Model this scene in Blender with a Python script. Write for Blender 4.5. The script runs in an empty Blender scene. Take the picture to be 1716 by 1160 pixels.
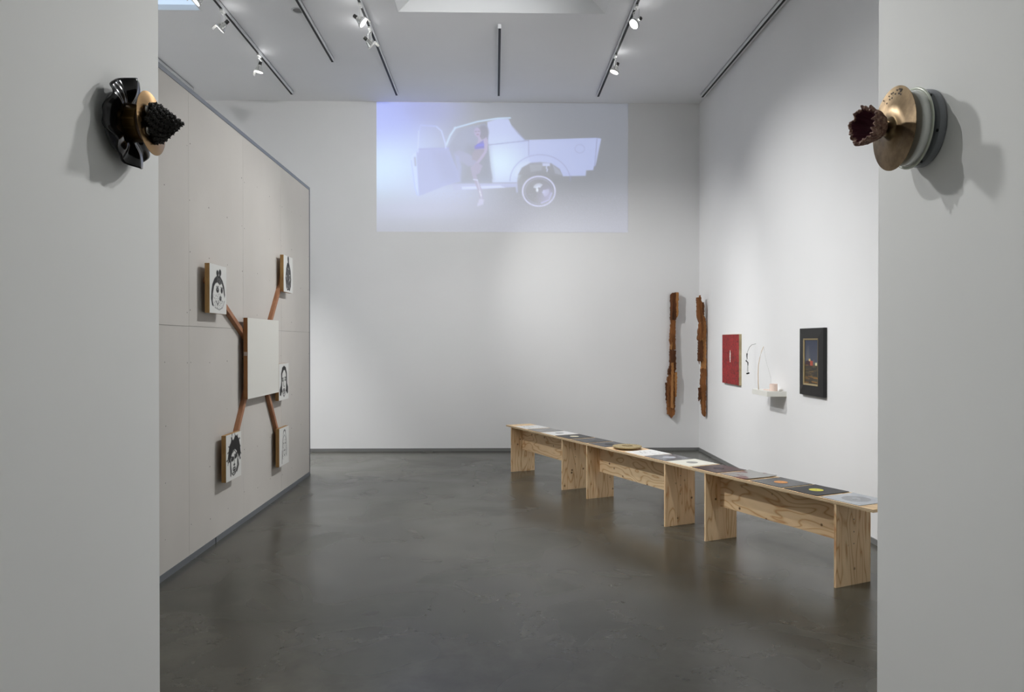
import bpy, bmesh, math, random
import numpy as np
from mathutils import Vector, Matrix, Euler
random.seed(7)
SC = bpy.context.scene
COL = SC.collection

# ------------------------------------------------------------------ camera, world, exposure
F = 1265.0
yaw, pit = 28 / F, -7 / F
fw = Vector((math.sin(yaw) * math.cos(pit), math.cos(yaw) * math.cos(pit), math.sin(pit)))
rt = Vector((math.cos(yaw), -math.sin(yaw), 0))
up = rt.cross(fw)
cam = bpy.data.cameras.new('camera')
cam.sensor_fit = 'HORIZONTAL'
cam.sensor_width = 36.0
cam.lens = F / 1716 * 36.0
cam.clip_start = 0.05
cam_o = bpy.data.objects.new('camera', cam)
COL.objects.link(cam_o)
cam_o.matrix_world = Matrix(((rt.x, up.x, -fw.x, 0), (rt.y, up.y, -fw.y, 0), (rt.z, up.z, -fw.z, 1.65), (0, 0, 0, 1)))
SC.camera = cam_o

world = bpy.data.worlds.new('world')
SC.world = world
world.use_nodes = True
world.node_tree.nodes['Background'].inputs[0].default_value = (0.55, 0.66, 0.85, 1)
world.node_tree.nodes['Background'].inputs[1].default_value = 0.5
SC.view_settings.view_transform = 'Standard'
SC.view_settings.look = 'None'
SC.view_settings.gamma = 1.0
SC.view_settings.exposure = 0.50
SC.cycles.use_denoising = True
SC.cycles.max_bounces = 9
SC.cycles.diffuse_bounces = 6
SC.cycles.adaptive_threshold = 0.02
SC.cycles.sample_clamp_indirect = 3.0

SKY_STRENGTH = 0.75         # central skylight pane
SKY_SIDE = 0.68             # side skylight pane
CORRIDOR_FILL_W = 7.0          # power of the added fill light over the camera's passage
SPOT_GAIN = 1.0

# ------------------------------------------------------------------ helpers
def lin1(c):
    c = c / 255.0
    return c / 12.92 if c <= 0.04045 else ((c + 0.055) / 1.055) ** 2.4
def rgb(r, g, b):
    return (lin1(r), lin1(g), lin1(b), 1.0)

class MB:
    """collects vertices and faces for one mesh"""
    def __init__(s):
        s.v = []; s.f = []
    def add(s, vs, fs):
        n = len(s.v)
        s.v += [tuple(p) for p in vs]
        s.f += [tuple(i + n for i in f) for f in fs]
        return s
    def box(s, x0, x1, y0, y1, z0, z1):
        return s.add([(x0, y0, z0), (x1, y0, z0), (x1, y1, z0), (x0, y1, z0), (x0, y0, z1), (x1, y0, z1), (x1, y1, z1), (x0, y1, z1)],
                     [(0, 3, 2, 1), (4, 5, 6, 7), (0, 1, 5, 4), (1, 2, 6, 5), (2, 3, 7, 6), (3, 0, 4, 7)])
    def bar(s, a, b, w, t, side):
        """rectangular bar from a to b; w wide along 'side' x dir, t thick along side"""
        a, b, side = Vector(a), Vector(b), Vector(side).normalized()
        d = (b - a).normalized(); u = d.cross(side).normalized() * (w / 2); q = side * (t / 2)
        vs = [a - u - q, a + u - q, a + u + q, a - u + q, b - u - q, b + u - q, b + u + q, b - u + q]
        return s.add(vs, [(3, 2, 1, 0), (4, 5, 6, 7), (0, 1, 5, 4), (1, 2, 6, 5), (2, 3, 7, 6), (3, 0, 4, 7)])
    def lathe(s, prof, n=32, close=False, fn=None):
        """prof: (r, z) pairs about local z"""
        vs = []; m = len(prof)
        for i in range(n):
            a = 2 * math.pi * i / n
            for j, (r, z) in enumerate(prof):
                if fn: r, z = fn(r, z, a, j)
                vs.append((r * math.cos(a), r * math.sin(a), z))
        fs = []
        for i in range(n):
            k = (i + 1) % n
            for j in range(m if close else m - 1):
                j2 = (j + 1) % m
                fs.append((i * m + j, k * m + j, k * m + j2, i * m + j2))
        return s.add(vs, fs)
    def tube(s, pts, r, n=8):
        pts = [Vector(p) for p in pts]
        rs = r if isinstance(r, (list, tuple)) else [r] * len(pts)
        vs = []; fs = []
        ref = Vector((0, 0, 1))
        for i, p in enumerate(pts):
            d = (pts[min(i + 1, len(pts) - 1)] - pts[max(i - 1, 0)]).normalized()
            q = ref if abs(d.dot(ref)) < 0.95 else Vector((1, 0, 0))
            u = d.cross(q).normalized(); w = d.cross(u)
            for k in range(n):
                a = 2 * math.pi * k / n
                vs.append(p + (u * math.cos(a) + w * math.sin(a)) * rs[i])
        for i in range(len(pts) - 1):
            for k in range(n):
                k2 = (k + 1) % n
                fs.append((i * n + k, i * n + k2, (i + 1) * n + k2, (i + 1) * n + k))
        fs.append(tuple(range(n))[::-1]); fs.append(tuple((len(pts) - 1) * n + k for k in range(n)))
        return s.add(vs, fs)
    def prism(s, poly, fn, d0, d1):
        """poly: 2D outline; fn(a, b, d) -> 3D"""
        n = len(poly)
        vs = [fn(a, b, d0) for a, b in poly] + [fn(a, b, d1) for a, b in poly]
        return s.add(vs, [tuple(range(n))[::-1], tuple(range(n, 2 * n))] + [(i, (i + 1) % n, n + (i + 1) % n, n + i) for i in range(n)])
    def cyl(s, a, b, r, n=16):
        return s.tube([a, b], r, n)
    def mesh(s, name, bevel=0.0, smooth=False):
        me = bpy.data.meshes.new(name)
        me.from_pydata([tuple(p) for p in s.v], [], s.f)
        bm = bmesh.new(); bm.from_mesh(me)
        bmesh.ops.recalc_face_normals(bm, faces=bm.faces)
        if bevel > 0:
            bmesh.ops.bevel(bm, geom=list(bm.edges), offset=bevel, segments=2, affect='EDGES', profile=0.7)
        bm.to_mesh(me); bm.free()
        if smooth:
            for p in me.polygons: p.use_smooth = True
        return me
    def build(s, name, mat, parent=None, bevel=0.0, smooth=False, smooth_angle=None):
        me = s.mesh(name, bevel, smooth)
        if smooth_angle is not None:
            for p in me.polygons: p.use_smooth = True
            me.set_sharp_from_angle(angle=math.radians(smooth_angle))
        o = bpy.data.objects.new(name, me)
        COL.objects.link(o)
        if mat: me.materials.append(mat)
        if parent: o.parent = parent
        return o

def empty(name, loc=(0, 0, 0), rot=(0, 0, 0)):
    o = bpy.data.objects.new(name, None)
    o.empty_display_size = 0.1
    COL.objects.link(o); o.location = loc; o.rotation_euler = rot
    return o
def tag(o, label=None, cat=None, group=None, kind=None):
    if label: o['label'] = label
    if cat: o['category'] = cat
    if group: o['group'] = group
    if kind: o['kind'] = kind
    return o

def mat(name, color, rough=0.5, metal=0.0, spec=0.5, emit=None, estr=0.0, trans=0.0, alpha=1.0, coat=0.0, ior=1.45):
    m = bpy.data.materials.new(name); m.use_nodes = True
    b = m.node_tree.nodes['Principled BSDF']
    b.inputs['Base Color'].default_value = color
    b.inputs['Roughness'].default_value = rough
    b.inputs['Metallic'].default_value = metal
    b.inputs['Specular IOR Level'].default_value = spec
    b.inputs['Transmission Weight'].default_value = trans
    b.inputs['Alpha'].default_value = alpha
    b.inputs['Coat Weight'].default_value = coat
    b.inputs['IOR'].default_value = ior
    if emit:
        b.inputs['Emission Color'].default_value = emit
        b.inputs['Emission Strength'].default_value = estr
    return m
def nd(m, t, **kw):
    n = m.node_tree.nodes.new(t)
    for k, v in kw.items():
        if k.startswith('i_'):
            key = k[2:]
            n.inputs[int(key) if key.isdigit() else key.replace('_', ' ')].default_value = v
        else: setattr(n, k, v)
    return n
def lk(m, a, b): m.node_tree.links.new(a, b)
def bsdf(m): return m.node_tree.nodes['Principled BSDF']
def ramp(m, fac, stops):
    r = nd(m, 'ShaderNodeValToRGB')
    e = r.color_ramp.elements
    e[0].position, e[0].color = stops[0]; e[1].position, e[1].color = stops[-1]
    for p, c in stops[1:-1]:
        x = e.new(p); x.color = c
    lk(m, fac, r.inputs[0])
    return r
def coords(m, which='Object', scale=(1, 1, 1), rand=0.0):
    t = nd(m, 'ShaderNodeTexCoord'); mp = nd(m, 'ShaderNodeMapping')
    mp.inputs['Scale'].default_value = scale
    lk(m, t.outputs[which], mp.inputs['Vector'])
    if rand:
        oi = nd(m, 'ShaderNodeObjectInfo'); mu = nd(m, 'ShaderNodeMath', operation='MULTIPLY', i_1=rand)
        cb = nd(m, 'ShaderNodeCombineXYZ')
        lk(m, oi.outputs['Random'], mu.inputs[0])
        for k in range(3): lk(m, mu.outputs[0], cb.inputs[k])
        lk(m, cb.outputs[0], mp.inputs['Location'])
    return mp.outputs[0]
def noise(m, vec, scale, detail=4, rough=0.5, dist=0.0):
    n = nd(m, 'ShaderNodeTexNoise'); n.inputs['Scale'].default_value = scale
    n.inputs['Detail'].default_value = detail; n.inputs['Roughness'].default_value = rough; n.inputs['Distortion'].default_value = dist
    lk(m, vec, n.inputs['Vector'])
    return n.outputs[0]
def bump(m, h, strength=0.2, dist=0.01):
    b = nd(m, 'ShaderNodeBump', i_Strength=strength, i_Distance=dist)
    lk(m, h, b.inputs['Height']); lk(m, b.outputs[0], bsdf(m).inputs['Normal'])

# ------------------------------------------------------------------ materials
def wall_paint(name, c, var=0.02):
    m = mat(name, c, 0.75, spec=0.25)
    v = coords(m)
    n = noise(m, v, 0.7, 3)
    a = tuple(x * (1 - var) for x in c[:3]) + (1,); b = tuple(min(1, x * (1 + var)) for x in c[:3]) + (1,)
    r = ramp(m, n, [(0.3, a), (0.7, b)]); lk(m, r.outputs[0], bsdf(m).inputs['Base Color'])
    bump(m, noise(m, v, 160, 2), 0.05, 0.002)
    return m
M_WALL = wall_paint('white_wall_paint', (0.80, 0.80, 0.80, 1))
M_NEAR = wall_paint('near_wall_paint', (0.78, 0.785, 0.77, 1))
M_CEIL = wall_paint('ceiling_paint', (0.86, 0.865, 0.88, 1))
M_WELL = wall_paint('skylight_well_paint', (0.82, 0.83, 0.84, 1))
M_BASE = mat('base_reveal_grey', rgb(118, 118, 117), 0.5)
M_STEEL = mat('galvanised_steel', rgb(125, 129, 134), 0.45, 0.35)
M_STEELD = mat('steel_end_trim', rgb(92, 95, 102), 0.5, 0.3)

M_FLOOR = mat('polished_concrete', (0.2, 0.2, 0.19, 1), 0.3, spec=0.6)
v = coords(M_FLOOR)
n1 = noise(M_FLOOR, v, 0.55, 6, 0.6, 0.6)
n2 = noise(M_FLOOR, v, 3.2, 8, 0.65, 0.3)
mx = nd(M_FLOOR, 'ShaderNodeMath', operation='MULTIPLY_ADD', i_1=0.55, i_2=0.0); lk(M_FLOOR, n1, mx.inputs[0])
mx2 = nd(M_FLOOR, 'ShaderNodeMath', operation='MULTIPLY_ADD', i_1=0.45); lk(M_FLOOR, n2, mx2.inputs[0]); lk(M_FLOOR, mx.outputs[0], mx2.inputs[2])
r = ramp(M_FLOOR, mx2.outputs[0], [(0.36, (0.046, 0.0445, 0.0345, 1)), (0.5, (0.065, 0.063, 0.050, 1)), (0.64, (0.090, 0.087, 0.069, 1))])
lk(M_FLOOR, r.outputs[0], bsdf(M_FLOOR).inputs['Base Color'])
nr = noise(M_FLOOR, v, 1.3, 2, 0.5, 0.8)
rr = nd(M_FLOOR, 'ShaderNodeMapRange', i_1=0.3, i_2=0.7, i_3=0.21, i_4=0.31); lk(M_FLOOR, nr, rr.inputs[0])
lk(M_FLOOR, rr.outputs[0], bsdf(M_FLOOR).inputs['Roughness'])

M_DRY = mat('bare_drywall_paper', rgb(205, 201, 195), 0.9, spec=0.15)
v = coords(M_DRY, 'Object', (1, 1, 1), 13.0)
n = noise(M_DRY, v, 1.2, 4)
r = ramp(M_DRY, n, [(0.3, rgb(203, 199, 193)), (0.7, rgb(210, 206, 200))]); lk(M_DRY, r.outputs[0], bsdf(M_DRY).inputs['Base Color'])
M_DRYCORE = mat('drywall_joint', rgb(150, 146, 140), 0.9)
M_SCREW = mat('dark_screw_mark', rgb(92, 90, 86), 0.7)

def plywood(name, scale, base=((214, 182, 138), (230, 204, 164), (200, 152, 110)), knots=True):
    m = mat(name, rgb(*base[1]), 0.55, spec=0.3)
    vec = coords(m, 'Object', scale, 9.7)
    n = noise(m, vec, 1.0, 2.0, 0.45, 0.35)
    mu = nd(m, 'ShaderNodeMath', operation='MULTIPLY', i_1=11.0); lk(m, n, mu.inputs[0])
    pp = nd(m, 'ShaderNodeMath', operation='PINGPONG', i_1=0.5); lk(m, mu.outputs[0], pp.inputs[0])
    r = ramp(m, pp.outputs[0], [(0.0, rgb(*base[2])), (0.06, rgb(*base[0])), (0.17, rgb(*base[1])), (1.0, rgb(min(255, base[1][0] + 6), base[1][1] + 5, base[1][2] + 6))])
    r.color_ramp.elements[-1].position = 0.5
    # broad tone
    n3 = noise(m, vec, 0.7, 3)
    r3 = ramp(m, n3, [(0.35, (0.97, 0.91, 0.87, 1)), (0.65, (1, 1, 1, 1))])
    mixc = nd(m, 'ShaderNodeMix', data_type='RGBA', blend_type='MULTIPLY'); mixc.inputs[0].default_value = 1.0
    lk(m, r.outputs[0], mixc.inputs[6]); lk(m, r3.outputs[0], mixc.inputs[7])
    out = mixc.outputs[2]
    if knots:
        v2 = coords(m, 'Object', (8.5, 8.5, 8.5), 5.3)
        vo = nd(m, 'ShaderNodeTexVoronoi', i_Scale=1.0); lk(m, v2, vo.inputs['Vector'])
        kr = ramp(m, vo.outputs['Distance'], [(0.05, (1, 1, 1, 1)), (0.13, (0, 0, 0, 1))])
        mk = nd(m, 'ShaderNodeMix', data_type='RGBA', blend_type='MIX')
        lk(m, kr.outputs[0], mk.inputs[0]); lk(m, out, mk.inputs[6]); mk.inputs[7].default_value = rgb(96, 64, 40)
        out = mk.outputs[2]
    lk(m, out, bsdf(m).inputs['Base Color'])
    return m
M_PLY_LEG = plywood('plywood_upright_grain', (7.0, 7.0, 1.3))
M_PLY_RAIL = plywood('plywood_lengthwise_grain', (1.6, 5.5, 5.5))
M_PLY_TOP = plywood('plywood_top_veneer', (1.4, 7.0, 7.0), knots=False)
M_PLYEDGE = mat('plywood_edge_layers', rgb(205, 180, 140), 0.6)
v = coords(M_PLYEDGE)
sx = nd(M_PLYEDGE, 'ShaderNodeSeparateXYZ'); lk(M_PLYEDGE, v, sx.inputs[0])
mu = nd(M_PLYEDGE, 'ShaderNodeMath', operation='MULTIPLY', i_1=100.0); lk(M_PLYEDGE, sx.outputs[2], mu.inputs[0])
pp = nd(M_PLYEDGE, 'ShaderNodeMath', operation='PINGPONG', i_1=0.5); lk(M_PLYEDGE, mu.outputs[0], pp.inputs[0])
r = ramp(M_PLYEDGE, pp.outputs[0], [(0.10, rgb(150, 118, 82)), (0.3, rgb(226, 206, 172))]); lk(M_PLYEDGE, r.outputs[0], bsdf(M_PLYEDGE).inputs['Base Color'])

def wood(name, c0, c1, scale, rough=0.6):
    m = mat(name, rgb(*c0), rough, spec=0.3)
    vec = coords(m, 'Object', scale, 7.1)
    n = noise(m, vec, 1.0, 5, 0.6, 0.4)
    r = ramp(m, n, [(0.3, rgb(*c0)), (0.7, rgb(*c1))]); lk(m, r.outputs[0], bsdf(m).inputs['Base Color'])
    bump(m, n, 0.15, 0.004)
    return m
M_CRADLE = wood('panel_wood_edge', (150, 112, 66), (188, 150, 98), (20, 20, 4))
M_CRADLE2 = wood('panel_wood_edge_dark', (132, 88, 52), (160, 110, 68), (20, 20, 3))
M_ARM = wood('cedar_stick', (150, 102, 74), (182, 134, 102), (25, 6, 6))
M_GESSO = mat('white_gesso', rgb(226, 225, 218), 0.6, spec=0.3)
M_ROT = wood('rotten_timber', (84, 50, 26), (158, 104, 60), (30, 30, 3), 0.85)
M_ROTD = wood('rotten_timber_dark', (58, 36, 22), (112, 70, 42), (34, 34, 3), 0.9)
M_ROTL = wood('split_timber_pale', (150, 100, 56), (186, 136, 84), (30, 30, 2.2), 0.8)

# colour attribute print
def print_mat(name, rough=0.6, emit=None, base=None, spec=0.3):
    m = mat(name, (1, 1, 1, 1), rough, spec=spec)
    a = nd(m, 'ShaderNodeVertexColor', layer_name='Col')
    if emit is None: lk(m, a.outputs[0], bsdf(m).inputs['Base Color'])
    else:
        bsdf(m).inputs['Base Color'].default_value = base
        lk(m, a.outputs[0], bsdf(m).inputs['Emission Color']); bsdf(m).inputs['Emission Strength'].default_value = emit
    return m
M_PRINT = print_mat('ink_print')
M_OIL = print_mat('oil_paint', 0.45)

class Canvas:
    """flat picture drawn with distance fields: x right, y down; sRGB 0-255"""
    def __init__(s, x0, x1, y0, y1, W, H, bg):
        xs = np.linspace(x0, x1, W); ys = np.linspace(y0, y1, H)
        s.X, s.Y = np.meshgrid(xs, ys); s.W, s.H = W, H
        s.soft = (x1 - x0) / W
        s.A = np.zeros((H, W, 3)); s.A[:] = bg
        s.rng = np.random.default_rng(3)
    def blend(s, mask, col, a=1.0):
        mask = (np.clip(mask, 0, 1) * a)[..., None]
        s.A = s.A * (1 - mask) + np.array(col, float) * mask if not isinstance(col, np.ndarray) or col.ndim == 1 else s.A * (1 - mask) + col * mask
    def seg(s, pts, closed=False):
        D = np.full(s.X.shape, 1e9); P = list(pts) + ([pts[0]] if closed else [])
        for (ax, ay), (bx, by) in zip(P[:-1], P[1:]):
            dx, dy = bx - ax, by - ay; L = dx * dx + dy * dy + 1e-9
            t = np.clip(((s.X - ax) * dx + (s.Y - ay) * dy) / L, 0, 1)
            D = np.minimum(D, np.hypot(s.X - ax - t * dx, s.Y - ay - t * dy))
        return D
    def pmask(s, pts, soft=None):
        soft = soft or s.soft
        inside = np.zeros(s.X.shape, bool)
        n = len(pts)
        for i in range(n):
            (ax, ay), (bx, by) = pts[i], pts[(i + 1) % n]
            if ay == by: continue
            c = ((ay > s.Y) != (by > s.Y)) & (s.X < (bx - ax) * (s.Y - ay) / (by - ay) + ax)
            inside ^= c
        D = s.seg(pts, True) * np.where(inside, -1, 1)
        return np.clip(0.5 - D / (2 * soft), 0, 1)
    def poly(s, pts, col, a=1.0, soft=None): s.blend(s.pmask(pts, soft), col, a)
    def line(s, pts, w, col, a=1.0, soft=None):
        soft = soft or s.soft
        s.blend(np.clip(0.5 - (s.seg(pts) - w / 2) / (2 * soft), 0, 1), col, a)
    def emask(s, cx, cy, rx, ry, soft=None, rot=0.0):
        soft = soft or s.soft
        c, k = math.cos(rot), math.sin(rot)
        x = (s.X - cx) * c + (s.Y - cy) * k; y = -(s.X - cx) * k + (s.Y - cy) * c
        q = np.hypot(x / rx, y / ry)
        return np.clip(0.5 - (q - 1) * min(rx, ry) / (2 * soft), 0, 1)
    def ell(s, cx, cy, rx, ry, col, a=1.0, soft=None, rot=0.0): s.blend(s.emask(cx, cy, rx, ry, soft, rot), col, a)
    def ring(s, cx, cy, rx, ry, w, col, a=1.0):
        s.blend(s.emask(cx, cy, rx, ry) - s.emask(cx, cy, rx - w, ry - w), col, a)
    def glow(s, cx, cy, rx, ry, col, a=1.0):
        s.blend(np.exp(-((s.X - cx) / rx) ** 2 - ((s.Y - cy) / ry) ** 2), col, a)
    def speck(s, mask, col, dens, a=1.0):
        n = s.rng.random(s.X.shape) < dens
        s.blend(mask * n, col, a)
    def linear(s):
        c = np.clip(s.A, 0, 255) / 255.0
        return np.where(c <= 0.04045, c / 12.92, ((c + 0.055) / 1.055) ** 2.4)

def picture(name, cv, origin, du, dv, material, parent=None, data=None):
    """grid mesh; origin = top-left corner, du along picture width, dv down its height"""
    W, H = cv.W, cv.H
    o, du, dv = np.array(origin, float), np.array(du, float), np.array(dv, float)
    u = np.linspace(0, 1, W); w = np.linspace(0, 1, H)
    P = o + u[None, :, None] * du + w[:, None, None] * dv
    idx = np.arange(W * H).reshape(H, W)
    q = np.stack([idx[:-1, :-1], idx[1:, :-1], idx[1:, 1:], idx[:-1, 1:]], -1).reshape(-1, 4)
    me = bpy.data.meshes.new(name)
    me.vertices.add(W * H); me.vertices.foreach_set('co', P.reshape(-1))
    nq = len(q)
    me.loops.add(nq * 4); me.loops.foreach_set('vertex_index', q.reshape(-1).astype(np.int32))
    me.polygons.add(nq); me.polygons.foreach_set('loop_start', np.arange(0, nq * 4, 4, dtype=np.int32))
    me.update(calc_edges=True)
    L = cv.linear() if data is None else data
    ca = me.color_attributes.new('Col', 'FLOAT_COLOR', 'POINT')
    ca.data.foreach_set('color', np.concatenate([L.reshape(-1, 3), np.ones((W * H, 1))], 1).reshape(-1).astype(np.float32))
    me.materials.append(material)
    ob = bpy.data.objects.new(name, me); COL.objects.link(ob)
    if parent: ob.parent = parent
    return ob

# ------------------------------------------------------------------ the room
YB, XR, XL, ZC, YN, YREAR = 11.395, 3.095, -6.4, 5.26, 2.8, -3.2
NXL, NXR = -1.234, 1.434
def struct(o):
    o['kind'] = 'structure'; return o
struct(MB().box(XL - .2, XR + .2, YREAR - .2, YB + .2, -0.2, 0).build('floor', M_FLOOR))
struct(MB().box(XL - .2, XR + .2, YB, YB + .2, 0, ZC + .2).build('wall_back', M_WALL))
struct(MB().box(XR, XR + .2, YN, YB, 0, ZC + .2).build('wall_right', M_WALL))
struct(MB().box(XL - .2, XL, YN, YB, 0, ZC + .2).build('wall_left', M_WALL))
struct(MB().box(XL - .2, NXL, YREAR, YN, 0, ZC + .2).build('wall_near_left', M_NEAR, bevel=0.004))
struct(MB().box(NXR, XR + .2, YREAR, YN, 0, ZC + .2).build('wall_near_right', M_NEAR, bevel=0.004))
struct(MB().box(NXL - .1, NXR + .1, YREAR - .2, YREAR, 0, ZC + .2).build('wall_rear', M_NEAR))
struct(MB().box(XL, XR, YB - .012, YB, 0, 0.045).build('baseboard_back', M_BASE))
struct(MB().box(XR - .012, XR, YN, YB - .012, 0, 0.045).build('baseboard_right', M_BASE))
# ceiling with two openings
SKY_C = (-1.06, 1.21, 5.4, 8.30)
SKY_S = (-5.50, -3.21, 5.4, 8.31)
cb = MB()
xs = sorted([XL - .2, SKY_S[0] - .02, SKY_S[1] + .02, SKY_C[0] - .02, SKY_C[1] + .02, XR + .2])
for i in range(5):
    a, b = xs[i], xs[i + 1]
    if i in (1, 3):
        s = SKY_S if i == 1 else SKY_C
        cb.box(a, b, YREAR, s[2] - .02, ZC, ZC + .12); cb.box(a, b, s[3] + .02, YB, ZC, ZC + .12)
    else: cb.box(a, b, YREAR, YB, ZC, ZC + .12)
struct(cb.build('ceiling', M_CEIL))
M_SKYC = mat('daylight_glass', rgb(60, 66, 74), 0.5, emit=(0.74, 0.86, 1.0, 1), estr=SKY_STRENGTH)
M_SKYS = mat('clear_sky_glass', rgb(30, 34, 40), 0.5, emit=(0.63, 0.79, 1.0, 1), estr=SKY_SIDE)
def skylight(s, ins_x, ins_y, rise, m, label):
    e = empty('skylight', ((s[0] + s[1]) / 2, (s[2] + s[3]) / 2, ZC)); tag(e, label, 'skylight', kind='structure')
    hx, hy = (s[1] - s[0]) / 2, (s[3] - s[2]) / 2
    lo = [(-hx, -hy, 0.0), (hx, -hy, 0.0), (hx, hy, 0.0), (-hx, hy, 0.0)]
    hi = [(-hx + ins_x, -hy + ins_y, rise), (hx - ins_x, -hy + ins_y, rise), (hx - ins_x, hy - ins_y, rise), (-hx + ins_x, hy - ins_y, rise)]
    lo2 = [(p[0] + math.copysign(.019, p[0]), p[1] + math.copysign(.019, p[1]), 0) for p in lo]
    hi2 = [(p[0] + math.copysign(.019, p[0]), p[1] + math.copysign(.019, p[1]), p[2]) for p in hi]
    for i in range(4):
        j = (i + 1) % 4
        b = MB().add([lo[i], lo[j], hi[j], hi[i], lo2[i], lo2[j], hi2[j], hi2[i]], [(0, 1, 2, 3), (7, 6, 5, 4), (0, 4, 5, 1), (1, 5, 6, 2), (2, 6, 7, 3), (3, 7, 4, 0)])
        b.build('well_side', M_WELL, e)
    MB().box(-hx + ins_x, hx - ins_x, -hy + ins_y, hy - ins_y, rise, rise + .02).build('glass_pane', m, e)
skylight(SKY_C, 0.62, 0.40, 0.42, M_SKYC, 'recessed white skylight well with sloping sides above the middle track')
skylight(SKY_S, 0.0, 0.0, 0.06, M_SKYS, 'bright blue skylight in the ceiling beyond the drywall partition')

# ------------------------------------------------------------------ partition
PX, PY0, PY1, PH, PJ = -2.293, 3.2, 9.36, 3.553, 1.767
pt = empty('wall_partition', (PX, PY1, 0)); tag(pt, 'freestanding partition of unpainted grey drywall sheets with metal edge trim', 'partition', kind='structure')
def pbox(name, x0, x1, y0, y1, z0, z1, m, bevel=0.0):
    return MB().box(x0 - PX, x1 - PX, y0 - PY1, y1 - PY1, z0, z1).build(name, m, pt, bevel)
pbox('stud_core', PX - .115, PX - .014, PY0, PY1 - .004, .03, PH - .012, M_DRYCORE)
seams = [PY1]
while seams[-1] > PY0 + .2: seams.append(max(PY0, seams[-1] - 1.219))
g = 0.0012
for i in range(len(seams) - 1):
    for z0, z1 in ((.045, PJ), (PJ, PH - .03)):
        pbox('drywall_sheet', PX - .0135, PX, seams[i + 1] + g, seams[i] - g, z0 + g, z1 - g, M_DRY)
# metal tracks along top, foot and end
pbox('top_track', PX - .13, PX + .004, PY0, PY1, PH - .034, PH, M_STEEL)
for a, b in ((PY0, 6.22), (6.24, PY1)): pbox('floor_track', PX - .13, PX + .003, a, b, 0, .048, M_STEEL)
pbox('end_trim', PX - .13, PX + .004, PY1, PY1 + .022, 0, PH, M_STEELD)
sm = MB()
rs = random.Random(5)
for y in [s_ for sy in seams[:-1] for s_ in (sy - .03, sy + .03) if s_ < PY1] + [sy - .41 for sy in seams[:-1]] + [sy - .81 for sy in seams[:-1]]:
    if y < 5: continue
    for z in np.arange(.25, 3.5, .41):
        if rs.random() < .72:
            yy, zz = y + rs.uniform(-.012, .012), z + rs.uniform(-.03, .03)
            r_ = rs.uniform(.004, .007)
            sm.add([(.0006, yy - PY1 + r_ * math.cos(a), zz + r_ * math.sin(a)) for a in np.arange(6) * math.pi / 3], [tuple(range(6))])
tag(sm.build('screw_heads', M_SCREW, pt), kind='stuff')

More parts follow.
